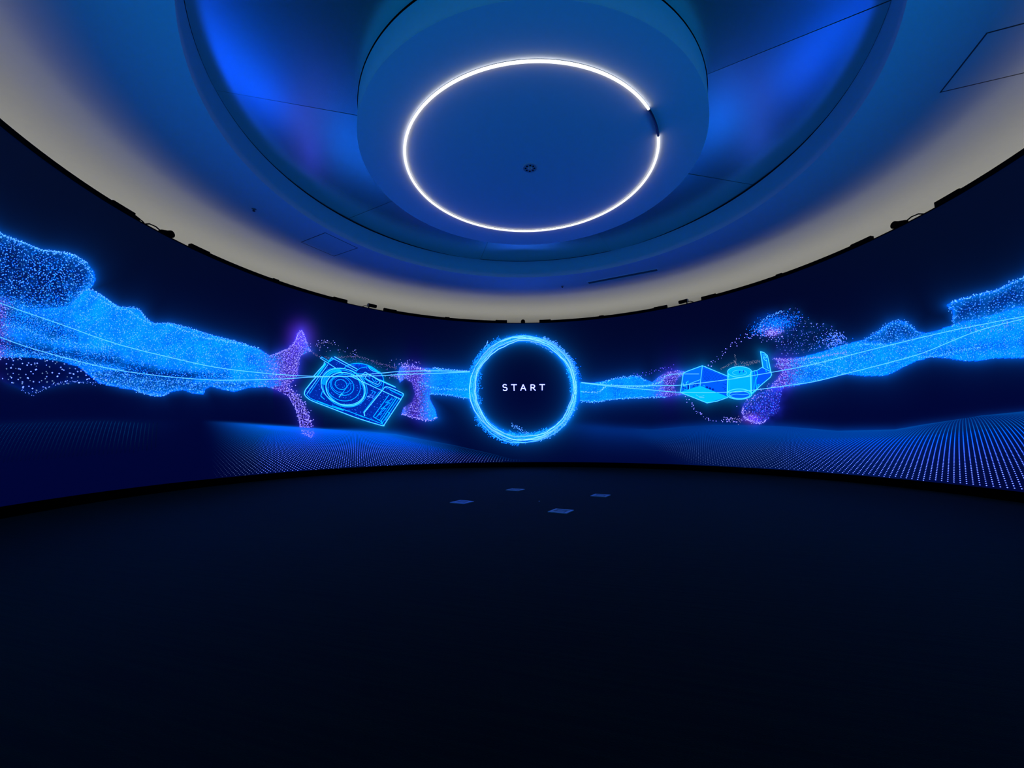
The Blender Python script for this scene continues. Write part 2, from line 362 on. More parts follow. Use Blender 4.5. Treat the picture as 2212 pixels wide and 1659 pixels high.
rng = np.random.default_rng(7)
_ph = rng.uniform(0, 6.28, (8, 2)); _an = rng.uniform(0, 6.28, 8)
def wav(x, y, L):               # smooth pseudo noise -1..1, feature size L
    s = 0
    for k in range(8):
        f = 6.28 / (L * (0.7 + 0.16 * k)); s = s + np.sin((x * math.cos(_an[k]) + y * math.sin(_an[k])) * f + _ph[k, 0] + 1.3 * np.sin((x * math.sin(_an[k]) - y * math.cos(_an[k])) * f * 0.6 + _ph[k, 1]))
    return s / 4.0
def inside(x, y, P):
    P = np.asarray(P, float); r = np.zeros(x.shape, bool)
    x0, y0 = P[-1]
    for x1, y1 in P:
        c = ((y1 > y) != (y0 > y)) & (x < (x0 - x1) * (y - y1) / (y0 - y1 + 1e-12) + x1)
        r ^= c; x0, y0 = x1, y1
    return r
def dist(x, y, P, closed=True):
    P = np.asarray(P, float); D = np.full(x.shape, 1e9)
    segs = list(zip(P, np.roll(P, -1, 0))) if closed else list(zip(P[:-1], P[1:]))
    for a, b_ in segs:
        d = b_ - a; L2 = d @ d + 1e-9
        t = np.clip(((x - a[0]) * d[0] + (y - a[1]) * d[1]) / L2, 0, 1)
        D = np.minimum(D, (x - a[0] - t * d[0]) ** 2 + (y - a[1] - t * d[1]) ** 2)
    return np.sqrt(D)
def sm(x, a, b_):
    t = np.clip((x - a) / (b_ - a), 0, 1); return t * t * (3 - 2 * t)
def catmull(P, n=8):
    P = np.asarray(P, float); Q = np.vstack([2 * P[0] - P[1], P, 2 * P[-1] - P[-2]]); out = []
    for i in range(1, len(Q) - 2):
        for t in np.linspace(0, 1, n, endpoint=False):
            a, b_, c, d = Q[i - 1], Q[i], Q[i + 1], Q[i + 2]
            out.append(0.5 * (2 * b_ + (c - a) * t + (2 * a - 5 * b_ + 4 * c - d) * t * t + (3 * b_ - a - 3 * c + d) * t ** 3))
    out.append(P[-1]); return np.array(out)

screen = empty('led_screen', (0, 0, ZS0), label='tall curved LED video screen wrapping the whole room, showing START in a glowing ring', category='screen')
def led(C, k=12.5):                     # LEDs far brighter than the film range: extend only what already reads as full blue
    C = C.copy(); C[:, 2] += k * np.clip(C[:, 2] - 0.6, 0, None)
    return C
def attr_mesh(name, V, F4, C, **props):
    """V (n,3) world, F4 (m,4), C (n,3) linear emission per vertex"""
    me = bpy.data.meshes.new(name); n, mf = len(V), len(F4)
    me.vertices.add(n); me.vertices.foreach_set('co', (V - np.array([0, 0, ZS0])).astype(np.float32).ravel())
    me.loops.add(mf * 4); me.loops.foreach_set('vertex_index', F4.astype(np.int32).ravel())
    me.polygons.add(mf); me.polygons.foreach_set('loop_start', (np.arange(mf) * 4).astype(np.int32))
    me.update(calc_edges=True)
    at = me.color_attributes.new('Col', 'FLOAT_COLOR', 'POINT')
    at.data.foreach_set('color', np.hstack([led(C, 4.0) if name != 'display_surface' else C, np.ones((n, 1))]).astype(np.float32).ravel())
    return link(name, me, M_disp, screen, **props)

class Quads:
    def __init__(s): s.x = []; s.y = []; s.c = []
    def add(s, X, Y, C):        # X,Y (m,4); C (m,3) or (3,)
        X = np.asarray(X, float); Y = np.asarray(Y, float); C = np.broadcast_to(np.asarray(C, float), (len(X), 3))
        s.x.append(X); s.y.append(Y); s.c.append(C)
    def dots(s, x, y, r, C, stretch=1.0, ang=None):
        x = np.asarray(x, float); m = len(x); r = np.broadcast_to(r, (m,))
        ang = rng.uniform(0, 6.28, m) if ang is None else np.broadcast_to(ang, (m,))
        st = np.broadcast_to(stretch, (m,))
        X = np.empty((m, 4)); Y = np.empty((m, 4))
        for k in range(4):
            t = k * math.pi / 2
            a = math.cos(t) * r * st; b_ = math.sin(t) * r
            X[:, k] = x + a * np.cos(ang) - b_ * np.sin(ang); Y[:, k] = y + a * np.sin(ang) + b_ * np.cos(ang)
        s.add(X, Y, C)
    def line(s, P, wd, C, closed=False):
        P = np.asarray(P, float)
        if closed: P = np.vstack([P, P[:1]])
        a, b_ = P[:-1], P[1:]; d = b_ - a; L = np.hypot(d[:, 0], d[:, 1]) + 1e-9
        nx, ny = -d[:, 1] / L * wd / 2, d[:, 0] / L * wd / 2
        ex, ey = d[:, 0] / L * wd * 0.3, d[:, 1] / L * wd * 0.3
        X = np.stack([a[:, 0] - ex + nx, b_[:, 0] + ex + nx, b_[:, 0] + ex - nx, a[:, 0] - ex - nx], 1)
        Y = np.stack([a[:, 1] - ey + ny, b_[:, 1] + ey + ny, b_[:, 1] + ey - ny, a[:, 1] - ey - ny], 1)
        C = np.asarray(C, float)
        if C.ndim == 2 and len(C) == len(P): C = C[:-1]
        s.add(X, Y, C)
    def fill(s, P, C, step=3.0):  # polygon fan in thin vertical strips
        P = np.asarray(P, float); x0, x1 = P[:, 0].min(), P[:, 0].max()
        n = max(1, int((x1 - x0) / step)); xs = np.linspace(x0, x1, n + 1)
        def spans(xq):
            ys = []
            for a, b_ in zip(P, np.roll(P, -1, 0)):
                if (a[0] <= xq) != (b_[0] <= xq): ys.append(a[1] + (xq - a[0]) * (b_[1] - a[1]) / (b_[0] - a[0]))
            return sorted(ys)
        for xa, xb in zip(xs[:-1], xs[1:]):
            sa, sb = spans(xa + 1e-3), spans(xb - 1e-3)
            if len(sa) == len(sb):
                for k in range(0, len(sa) - 1, 2):
                    s.add([[xa, xb, xb, xa]], [[sa[k], sb[k], sb[k + 1], sa[k + 1]]], C)
    def build(s, name, off, **props):
        X = np.concatenate(s.x); Y = np.concatenate(s.y); C = np.concatenate(s.c)
        V = to_screen(X.ravel(), Y.ravel(), off); m = len(X)
        return attr_mesh(name, V, np.arange(m * 4).reshape(m, 4), np.repeat(C, 4, 0), **props)
def Z(o, k):                    # reading frame of an enlarged detail: origin, scale
    return lambda pts: [(o[0] + a * k, o[1] + b_ * k) for a, b_ in pts]

# --- outlines of the light ribbons
L_TOP = [(-400, 130), (-200, 330), (-60, 455), (0, 504), (51, 524), (89, 539), (139, 546), (165, 554), (187, 567), (203, 587), (206, 603), (200, 618), (192, 625), (215, 635), (240, 653), (258, 663), (291, 666), (304, 673), (316, 689),
         (334, 699), (367, 699), (405, 708), (456, 724), (506, 737), (538, 747), (563, 756), (583, 769), (621, 754), (637, 738), (644, 721), (651, 714), (657, 726), (664, 746), (672, 758),
         (649, 770), (646, 787), (644, 807), (634, 822), (619, 835), (642, 852), (662, 883), (672, 908), (677, 926), (680, 938), (672, 946), (657, 938), (647, 923), (645, 903), (637, 878), (626, 860), (609, 847),
         (576, 835), (538, 837), (506, 846), (481, 841), (456, 834), (443, 841), (440, 851), (418, 850), (395, 842), (367, 847), (354, 856), (329, 855), (291, 843), (253, 836), (215, 828), (165, 827), (127, 833), (89, 843), (68, 850), (45, 841), (13, 828), (0, 818), (-200, 850), (-400, 890)]
L_BLOCK = [(-400, 130), (-200, 330), (-60, 455), (0, 504), (51, 524), (89, 539), (139, 546), (165, 554), (187, 567), (203, 587), (206, 603), (200, 618), (178, 632), (165, 645), (150, 662), (80, 668), (30, 655), (0, 648), (-200, 590), (-400, 540)]
L_SPARSE = [(-400, 760), (-200, 762), (0, 772), (60, 772), (120, 778), (170, 792), (215, 806), (240, 824), (215, 828), (165, 827), (127, 833), (89, 843), (68, 850), (45, 841), (13, 828), (0, 818), (-200, 850), (-400, 890)]
L_LOW = [(170, 792), (240, 800), (320, 815), (430, 824), (560, 825), (538, 837), (506, 846), (481, 841), (456, 834), (443, 841), (440, 851), (418, 850), (395, 842), (367, 847), (354, 856), (329, 855), (291, 843), (253, 836), (215, 828)]
M_RIB = [(864, 794), (880, 791), (895, 792), (940, 797), (1014, 802), (1020, 810), (1020, 862), (968, 853), (928, 851), (928, 862), (940, 885), (944, 903), (930, 908), (905, 906), (867, 895), (872, 880), (890, 868), (897, 850), (890, 827), (875, 818), (864, 826), (858, 810)]
R_RIB1 = [(1252, 826), (1275, 828), (1310, 823), (1346, 816), (1376, 813), (1393, 820), (1409, 826), (1423, 814), (1440, 804), (1463, 800), (1478, 803), (1510, 806), (1508, 810), (1470, 812), (1461, 822), (1456, 838), (1460, 846), (1480, 852), (1440, 857), (1404, 857), (1357, 860), (1310, 864), (1287, 868), (1254, 866)]
R_RIB2 = [(1671, 775), (1730, 772), (1777, 760), (1809, 748), (1840, 741), (1865, 735), (1896, 717), (1921, 698), (1946, 693), (1965, 701), (1981, 716), (2000, 720), (2028, 713), (2059, 702), (2058, 670), (2044, 660), (2056, 652), (2106, 638), (2153, 626), (2185, 610), (2212, 599), (2280, 545), (2400, 430), (2700, 200),
          (2700, 830), (2400, 790), (2212, 773), (2153, 773), (2116, 779), (2084, 779), (2044, 773), (2012, 771), (1981, 779), (1950, 793), (1931, 804), (1912, 811), (1871, 812), (1827, 808), (1760, 824), (1715, 834), (1702, 838), (1664, 838), (1683, 811), (1690, 800), (1672, 790), (1680, 783)]
R_BLOCK = [(2059, 702), (2058, 670), (2044, 660), (2056, 652), (2106, 638), (2153, 626), (2185, 610), (2212, 599), (2280, 545), (2400, 430), (2700, 200), (2700, 560), (2400, 620), (2212, 662), (2150, 680), (2100, 692)]
R_HUMP = [(1850, 740), (1865, 735), (1896, 717), (1921, 698), (1946, 693), (1965, 701), (1981, 716), (2000, 720), (1990, 726), (1960, 735), (1915, 744)]
R_CLOUD = [(1634, 716), (1640, 702), (1655, 688), (1680, 676), (1712, 664), (1728, 668), (1735, 684), (1760, 696), (1800, 702), (1818, 722), (1826, 745), (1790, 752), (1740, 762), (1700, 770), (1672, 765), (1680, 745), (1660, 725)]
R_BLOB = [(1604, 878), (1612, 866), (1640, 848), (1666, 838), (1692, 836), (1688, 852), (1684, 866), (1684, 884), (1672, 898), (1650, 910), (1630, 915), (1612, 906), (1604, 893)]
SEGS = [L_TOP, M_RIB, R_RIB1, R_RIB2]
CRG = (1132.0, 839.5)
def ringd(x, y): return np.hypot((x - CRG[0]) / 1.012, y - CRG[1])
# dot-hill crests
W1 = np.array([(360, 905), (440, 909), (500, 913), (583, 919), (647, 923), (702, 927), (778, 931), (854, 938), (905, 948), (981, 962), (1060, 980), (1120, 996), (1180, 1002)], float)
W2 = np.array([(1240, 917), (1334, 925), (1404, 928), (1475, 922), (1545, 918), (1640, 919), (1700, 922), (1809, 931), (1934, 928), (1997, 917), (2059, 908), (2122, 898), (2212, 889), (2400, 865), (2700, 840)], float)
W3 = np.array([(-300, 935), (0, 912), (100, 908), (230, 906), (345, 912)], float)
def crest(W, x): return np.interp(x, W[:, 0], W[:, 1])
def bottom(x): return np.interp(x, [-300, 0, 253, 500, 703, 880, 1060, 1240, 1546, 1760, 2028, 2212, 2500], [1150, 1095, 1058, 1030, 1014.5, 1005.5, 999, 998, 1007, 1018, 1043, 1063, 1100])

def picture(x, y):
    """linear emission of the screen background at drawing point x, y"""
    O = np.zeros(x.shape + (3,))
    def add(wt, c): O[...] += wt[..., None] * np.array(c)
    low = sm(y, 700, 900)
    add(np.ones(x.shape), (0.0, 0.0007, 0.0170)); add(low, (0.0, -0.0002, 0.009))
    add(1 - sm(y - 0.28 * np.abs(x - 1106), 250, 560), (0.0, 0.0012, -0.002))
    # ribbons
    for P in SEGS:
        P = np.asarray(P, float); x0, x1, y0, y1 = P[:, 0].min() - 150, P[:, 0].max() + 150, P[:, 1].min() - 150, P[:, 1].max() + 150
        k = (x > x0) & (x < x1) & (y > y0) & (y < y1)
        xx, yy = x[k], y[k]; ins = inside(xx, yy, P); d = dist(xx, yy, P); g = np.zeros((len(xx), 3))
        pur = np.clip(np.exp(-((xx - 630) / 42.0) ** 2) * (yy < 860) + ((xx > 590) & (xx < 700) & (yy >= 835)) + np.exp(-((xx - 895) / 26.0) ** 2) + np.exp(-((xx - 1450) / 26.0) ** 2) + np.exp(-((xx - 1690) / 30.0) ** 2) + 0.6 * np.exp(-((xx + 5) / 22.0) ** 2) * (yy > 640), 0, 1)[:, None]
        o = ~ins
        fade = (1 - .85 * (1 - sm(xx, 200, 330)) * sm(yy, 760, 800)) * (1 - .65 * sm(yy, 835, 865) * (1 - sm(xx, 690, 760)))
        fade = fade * (1 - .6 * np.exp(-((xx - 880) / 26) ** 2) * sm(yy, 795, 830))
        glow = (0.30 * np.exp(-d / 7.0) + 0.065 * np.exp(-d / 26.0)) * o * fade
        g += glow[:, None] * (np.array([0.0, 0.17, 1.05]) * (1 - pur) + np.array([0.05, 0.06, 1.2]) * pur)
        up = 0.35 + 0.5 * np.exp(-d / 20.0)
        n = 1 + 0.20 * wav(xx, yy, 60) + 0.12 * wav(xx + 99, yy * 2.5, 19)
        body = np.array([0.0, 0.25, 0.90]) * (1 - pur) + np.array([0.075, 0.05, 0.66]) * pur
        lvl = np.clip(n, 0.65, 1.3) * (0.98 - 0.45 * pur[:, 0])
        lvl = np.where((yy > 845) & (xx > 590) & (xx < 700), 0.18, lvl)
        for Q, f in ((L_BLOCK, 0.13), (L_SPARSE, 0.02), (L_LOW, 0.30), (R_BLOCK, 0.16), (R_HUMP, 0.20)):
            iq = inside(xx, yy, Q); e = dist(xx, yy, Q); w_ = 0.55 * np.exp(-e / 11.0) + 0.12 * (wav(xx + 40, yy, 38) > 0.15) * (f > 0.05)
            lvl = np.where(iq, f + w_ * (1.0 if f > 0.05 else 0.25), lvl)
        # darker folds in the left ribbon
        fold = np.exp(-((yy - (738 + 0.19 * xx + 5 * np.sin(xx / 45))) / (11 + 0.02 * xx)) ** 2) * (xx < 470) * (1 - sm(xx, 330, 470))
        fold2 = np.exp(-((yy - (675 + 0.33 * xx)) / 16.0) ** 2) * (xx < 170)
        rf = np.exp(-((yy - (742 + 0.27 * (2212 - xx) * .33)) / 10.0) ** 2) * (xx > 1980) + ((xx > 1700) & (xx < 1815)) * np.exp(-((yy - (812 - .09 * (xx - 1700))) / 15.0) ** 2) * sm(xx, 1700, 1730) * (1 - sm(xx, 1770, 1815))
        lw = np.exp(-((yy - (806 + .03 * (xx - 250))) / 9.0) ** 2) * sm(xx, 200, 260) * (1 - sm(xx, 430, 560))
        lvl = lvl * (1 - 0.28 * rf) * (1 - 0.6 * lw)
        lvl = lvl * (1 - 0.62 * fold) * (1 - 0.5 * fold2) * np.where(xx < 140, 0.72, 1.0)
        g += (ins * lvl)[:, None] * body * np.stack([1 + 0 * lvl, np.clip(lvl, 0, 1) ** .5, 1 + 0 * lvl], 1)
        O[k] += g
    # violet halo of the peak
    add(0.40 * np.exp(-(((x - 650) / 24) ** 2 + ((y - 728) / 28) ** 2)), (0.13, 0.03, 0.85))
    # clouds
    for P, c, s_ in ((R_CLOUD, (0.0, 0.02, 0.10), 1), (R_BLOB, (0.02, 0.03, 0.75), 1)):
        k = (x > 1580) & (x < 1850) & (y > 640) & (y < 935); xx, yy = x[k], y[k]
        ins = inside(xx, yy, P); d = dist(xx, yy, P)
        O[k] += (np.where(ins, 0.4, 0.25 * np.exp(-d / 8.0)) * (1 + 0.5 * wav(xx, yy, 24)))[:, None] * np.array(c)
    add(np.exp(-(((x - 1672) / 34) ** 2 + ((y - 700) / 20) ** 2)), (0.0, 0.05, 0.42))
    add(np.exp(-(((x - 1668) / 14) ** 2 + ((y - 716) / 8) ** 2)), (0.12, 0.02, 0.3))
    add(np.exp(-(((x - 1625) / 16) ** 2 + ((y - 904) / 9) ** 2)), (0.12, 0.03, 0.35))
    # START ring glow
    r = ringd(x, y); th = np.arctan2(y - CRG[1], x - CRG[0])
    rc = 108.5 + 1.5 * np.sin(2 * th + 1) + 1.2 * np.sin(3 * th)
    d = np.abs(r - rc)
    add(np.where(r < 300, 0.60 * np.exp(-(d / 8.5) ** 2) + 0.42 * np.exp(-d / 9.5) + 0.045 * np.exp(-d / 28.0), 0), (0.0, 0.26, 1.15))
    # camera / box / can glow
    for P in (CAM_OUT, BOX_OUT, CAN_OUT, LEAD_OUT):
        P = np.asarray(P); k = (x > P[:, 0].min() - 130) & (x < P[:, 0].max() + 130) & (y > P[:, 1].min() - 130) & (y < P[:, 1].max() + 130)
        d = dist(x[k], y[k], P); O[k] += (0.22 * np.exp(-d / 6.0) + 0.04 * np.exp(-d / 18.0))[:, None] * np.array([0.0, 0.35, 1.0])
    # dot hills haze
    yb = bottom(x); c1 = crest(W1, x); t = (y - c1)
    edge = sm(t, -6, 5) if False else 1 / (1 + np.exp(-t / (1.2 + 4.0 * sm(x, 690, 900))))
    amp = sm(x, 430, 600) * (1 - sm(x, 830, 1010)); add(edge * amp * (0.95 * np.exp(-np.clip(t, 0, 999) / 15.0) + 0.16 * np.exp(-np.clip(t, 0, 999) / 45.0)), (0.0, 0.11, 0.74))
    c2 = crest(W2, x); t = (y - c2); edge = 1 / (1 + np.exp(-t / 5.0))
    amp = sm(x, 1180, 1300) * (1 - 0.55 * sm(x, 1850, 2100)); add(edge * amp * (0.26 * np.exp(-np.clip(t, 0, 999) / 22.0) + 0.17 * sm(x, 1400, 1600) * np.exp(-np.clip(t, 0, 999) / 75.0)), (0.0, 0.10, 0.78))
    c3 = crest(W3, x); t = (y - c3); edge = 1 / (1 + np.exp(-t / 4.0))
    add(edge * (1 - sm(x, 300, 430)) * 0.025 * np.exp(-np.clip(t, 0, 999) / 18.0), (0.0, 0.12, 0.75))
    return np.clip(O, 0, None)

# --- camera, film box, canister outlines (read from enlarged details)
zc_ = Z((640, 720), 280 / 1936.0); zb_ = Z((1440, 740), 280 / 2212.0)
def ell(cx, cy, rx, ry, rot=0, a0=0, a1=360, n=48):
    t = np.radians(np.linspace(a0, a1, n)); X = rx * np.cos(t); Y = ry * np.sin(t); r = math.radians(rot)
    return [(cx + p * math.cos(r) - q * math.sin(r), cy + p * math.sin(r) + q * math.cos(r)) for p, q in zip(X, Y)]
CAM_OUT = zc_([(120, 905), (135, 850), (180, 790), (240, 715), (330, 590), (420, 465), (480, 420), (530, 365), (580, 350), (740, 440), (830, 455), (950, 450), (1090, 490), (1190, 550), (1280, 620), (1305, 720), (1480, 805), (1560, 880), (1600, 915),
               (1560, 985), (1310, 1370), (1270, 1375), (900, 1262), (500, 1110), (240, 1010), (150, 950)])
BOX_OUT = zb_([(280, 530), (610, 395), (1060, 580), (1045, 930), (690, 1030), (235, 850)])
CAN_OUT = zb_(ell(1245, 500, 205, 90, 0, 180, 360, 20) + ell(1240, 880, 212, 88, 0, 0, 180, 20))
LEAD_OUT = zb_([(1450, 500), (1540, 480), (1640, 410), (1600, 155), (1660, 170), (1720, 220), (1790, 550), (1450, 860)])

# --- background of the screen
def grid(a0, a1, da, dz, fn, name, **props):
    A = np.linspace(a0, a1, int(round((a1 - a0) / da)) + 1); Zs = np.linspace(ZS0, ZS1, int(round((ZS1 - ZS0) / dz)) + 1)
    AA, ZZ = np.meshgrid(np.radians(A), Zs, indexing='ij')
    V = np.stack([RS * np.sin(AA), RS * np.cos(AA), ZZ], -1).reshape(-1, 3)
    C = led(fn(V)); n, m = len(A), len(Zs)
    i, j = np.meshgrid(np.arange(n - 1), np.arange(m - 1), indexing='ij'); q = (i * m + j).ravel()
    return attr_mesh(name, V, np.stack([q, q + 1, q + m + 1, q + m], 1), C, **props)
def front(V):
    x, y = to_draw(V); C = picture(x, y); w_ = sm(-x, 0, 60) + sm(x - 2212, 0, 60); C[:, 1] *= 1 + 1.4 * w_; C[:, 2] *= 1 - 0.2 * w_  # past the sides of the view: green raised, blue cut to tint ceiling light
    return C
def back(V):                    # unseen screen behind the viewer: invented bright band, tuned to light the ceiling
    a = np.degrees(np.arctan2(V[:, 0], V[:, 1])) % 360; z = V[:, 2] - H
    C = np.zeros((len(V), 3)) + np.array([0.0003, 0.0013, 0.019])
    mid = sm(np.minimum(a - 104, 250 - a), 0, 45); top = 4.9 + 0.9 * mid + 0.3 * np.sin(np.radians(a * 5)); bot = 1.2 + 2.3 * mid + 0.3 * np.sin(np.radians(a * 7 + 40))
    ins = sm(z, bot - 0.1, bot + 0.25) * (1 - sm(z, top - 0.4, top + 0.1))
    C += ins[:, None] * np.array([0.0, 0.62, 0.74]) * (0.9 + 0.4 * wav(a * 20, z * 60, 70))[:, None].clip(0.15)
    return C
A_L, A_R = -110.0, 104.0
grid(A_L, A_R, 0.15, 0.03, front, 'display_surface')
grid(A_R, 360 + A_L, 0.5, 0.1, back, 'display_surface')
o = revolve('rear_casing', [(RS + 0.02, 0.0), (RS + 0.22, 0.0), (RS + 0.22, ZS1 - ZS0), (RS + 0.02, ZS1 - ZS0)], M_black, screen)

# --- particles of the ribbons
CY_ = np.array([0.01, 0.47, 1.3]); LB = np.array([0.12, 0.56, 1.25]); DB = np.array([0.0, 0.20, 1.0]); WB = np.array([0.30, 0.52, 1.1]); PU = np.array([0.19, 0.14, 0.95]); PW = np.array([0.48, 0.44, 1.1])
def scatter(P, sp, seed=0, clip=None):
    P = np.asarray(P, float); x0, x1 = max(-250, P[:, 0].min()), min(2450, P[:, 0].max()); y0, y1 = P[:, 1].min(), P[:, 1].max()
    X, Y = np.meshgrid(np.arange(x0, x1, sp), np.arange(y0, y1, sp)); X = X.ravel() + rng.uniform(-.7, .7, X.size) * sp; Y = Y.ravel() + rng.uniform(-.7, .7, Y.size) * sp
    k = inside(X, Y, P); return X[k], Y[k]
def notin(x, y, *Ps):
    k = np.ones(len(x), bool)
    for P in Ps: k &= ~inside(x, y, P)
    return k
def mixc(t, a, b_): t = np.clip(t, 0, 1)[:, None]; return a * (1 - t) + b_ * t
def shade(n, lo=0.5): return (lo + (1.35 - lo) * rng.random(n) ** 1.6)[:, None]
q = Quads()
x, y = scatter(L_TOP, 2.5); k = notin(x, y, L_BLOCK, L_SPARSE, L_LOW) & (x > -200); x, y = x[k], y[k]
pz = np.clip(np.exp(-((x - 632) / 40.0) ** 2) * (y < 870) * 1.3 + (x > 590) * (y > 838) + 0.7 * np.exp(-((x + 5) / 22.0) ** 2) * (y > 640), 0, 1)
n = wav(x, y, 46)
c = mixc(rng.random(len(x)), DB, CY_ * 0.95) * (0.85 + 0.35 * n)[:, None]; br = rng.random(len(x)) > 0.78; c[br] = LB * 0.85
c = np.where((pz > rng.random(len(x)))[:, None], mixc(rng.random(len(x)), PU, PW) * shade(len(x), .5), c)
fold = np.exp(-((y - (738 + 0.19 * x)) / 14.0) ** 2) * (x < 420)
k = rng.random(len(x)) > 0.6 * fold
q.dots(x[k], y[k], rng.uniform(0.6, 1.15, k.sum()), c[k], rng.uniform(1, 1.9, k.sum()))
x, y = scatter(L_BLOCK, 3.1); k = rng.random(len(x)) < 0.9 * np.exp(-dist(x, y, [(0, 648), (30, 655), (80, 668), (150, 662), (165, 645), (178, 632), (200, 618), (206, 603)], False) / 13); q.dots(x[k], y[k], 1.0, mixc(rng.random(k.sum()), DB, CY_))
x, y = scatter(L_BLOCK, 4.9); e = dist(x, y, L_TOP); n = len(x)
q.dots(x, y, rng.uniform(0.8, 1.6, n), mixc(rng.random(n), DB, LB) * shade(n, .45), rng.uniform(1, 1.7, n), rng.normal(0.4, 0.5, n))
k = (e < 9); q.dots(x[k] + rng.normal(0, 2, k.sum()), y[k] + rng.normal(0, 2, k.sum()), 1.3, LB)
x, y = scatter(L_BLOCK, 5.0); k = rng.random(len(x)) < 0.6 * np.exp(-dist(x, y, [(90, 560), (120, 590), (110, 640), (150, 650)], False) / 16); q.dots(x[k], y[k], 1.2, CY_)
x, y = scatter(L_SPARSE, 10.5); n = len(x); q.dots(x, y, rng.uniform(1.1, 1.9, n), WB * shade(n, .35), rng.uniform(1, 1.5, n), rng.normal(0, .4, n))
x, y = scatter(L_LOW, 3.2); n = len(x); q.dots(x, y, rng.uniform(0.8, 1.6, n), mixc(rng.random(n), DB, LB) * shade(n, .45), rng.uniform(1, 1.5, n))
def edge_trail(Qd, P, c, step=1.6, jit=1.3, r=0.9, keep=1.0):
    c = np.array(c, float)
    if c[1] > 0.36 and c[0] < 0.2: c = 0.45 * c + 0.55 * np.array([0.24, 0.78, 1.25])
    P = catmull(P, 10); L = np.r_[0, np.cumsum(np.hypot(*np.diff(P, axis=0).T))]; s = np.arange(0, L[-1], step)
    x = np.interp(s, L, P[:, 0]); y = np.interp(s, L, P[:, 1]); k = rng.random(len(s)) < keep; n = k.sum()
    Qd.dots(x[k] + rng.normal(0, jit, n), y[k] + rng.normal(0, jit, n), rng.uniform(.6, 1.3, n) * r, np.array(c) * shade(n, .7))
edge_trail(q, L_TOP[1:9], LB, 1.0, 1.1, 1.1); edge_trail(q, [(165, 645), (178, 630), (195, 625), (215, 636), (240, 654), (258, 664)], LB, 1.2)
edge_trail(q, [(195, 637), (230, 655), (258, 668), (280, 672), (305, 690), (330, 703)], CY_, 1.2); edge_trail(q, L_TOP[13:25], CY_, 1.2, 1.2)
edge_trail(q, [(360, 700), (400, 715), (440, 728), (480, 735), (530, 746), (560, 752)], LB * .9, 1.2, 1.4)
edge_trail(q, L_TOP[26:33], PW, 0.9, 1.0, .8); edge_trail(q, [(45, 842), (70, 850), (100, 838), (130, 828), (165, 824), (220, 829)], WB, 3.2, 2)
edge_trail(q, [(291, 843), (329, 854), (354, 854), (367, 846)], LB, 1.4); edge_trail(q, [(0, 700), (60, 712), (100, 730), (160, 742), (240, 752)], CY_, 1.3, 3); edge_trail(q, [(20, 768), (100, 764), (170, 782), (260, 800)], CY_, 1.2, 3.5)
edge_trail(q, [(619, 835), (642, 854), (660, 885), (670, 915)], PW, 1.1, 4.5, 1); edge_trail(q, [(626, 860), (640, 885), (648, 915), (655, 935), (672, 944)], PW, 1.0, 1.5, .9)
q.build('left_particle_wave', 0.006)

q = Quads()
x, y = scatter(M_RIB, 2.3); n = len(x); pz = 1 - sm(x, 898, 935); c = np.where((pz > rng.random(n))[:, None], mixc(rng.random(n), PU, PW) * shade(n, .5), mixc(rng.random(n), DB, CY_) * shade(n, .7))
k = rng.random(n) < np.where((y > 840) & (x < 900), .6, .95); q.dots(x[k], y[k], rng.uniform(.5, .95, k.sum()), c[k], rng.uniform(1, 1.8, k.sum()))
x, y = scatter(R_RIB1, 2.3); n = len(x); pz = sm(x, 1405, 1440); c = np.where((pz > rng.random(n))[:, None], mixc(rng.random(n), PU, PW) * shade(n, .5), mixc(rng.random(n), DB, CY_) * shade(n, .7))
q.dots(x, y, rng.uniform(.5, .95, n), c, rng.uniform(1, 1.8, n))
edge_trail(q, [(866, 793), (885, 791), (905, 796), (930, 803)], PW, .9, 1.4); edge_trail(q, [(905, 826), (930, 836), (960, 841), (1010, 842)], CY_, 1, 1.5); edge_trail(q, [(930, 851), (968, 853), (1012, 861)], CY_, 1, 1.2)
edge_trail(q, [(868, 895), (905, 905), (930, 908), (943, 902)], PW, 1, 1.2); edge_trail(q, [(935, 795), (1014, 803)], LB, 1, 1.0)
edge_trail(q, [(1256, 846), (1290, 847), (1305, 838), (1320, 832), (1370, 836), (1405, 832), (1425, 826), (1440, 812), (1470, 807), (1512, 808)], LB, .8, 1.0, .9); edge_trail(q, [(1254, 866), (1287, 868), (1310, 864), (1357, 860), (1440, 857)], CY_, 1, 1.1)
edge_trail(q, [(1290, 832), (1320, 820), (1350, 815), (1376, 813), (1395, 822)], CY_, 1.1, 1.3)
edge_trail(q, [(1370, 812), (1400, 805), (1440, 796), (1455, 788)], PU, 3.5, 2.5)
# loose sparks round the floating camera
for cx_, cy_, sx_, sy_, m_ in ((702, 741, 13, 7, 42), (737, 757, 5, 3, 6), (765, 764, 8, 4, 14), (860, 815, 14, 4, 36), (880, 785, 14, 4, 50)):
    q.dots(rng.normal(cx_, sx_, m_), rng.normal(cy_, sy_, m_), .9, PW * shade(m_, .3))
edge_trail(q, [(664, 746), (675, 760), (690, 770), (712, 774), (745, 770), (775, 772), (800, 778), (830, 788), (858, 796)], (0.2, .15, .45), 1.2, 1.4, .7)
x, y = scatter([(700, 775), (790, 772), (850, 792), (850, 805), (800, 795), (720, 785)], 6); q.dots(x, y, .8, PU * .5)
q.build('middle_particle_wave', 0.007)

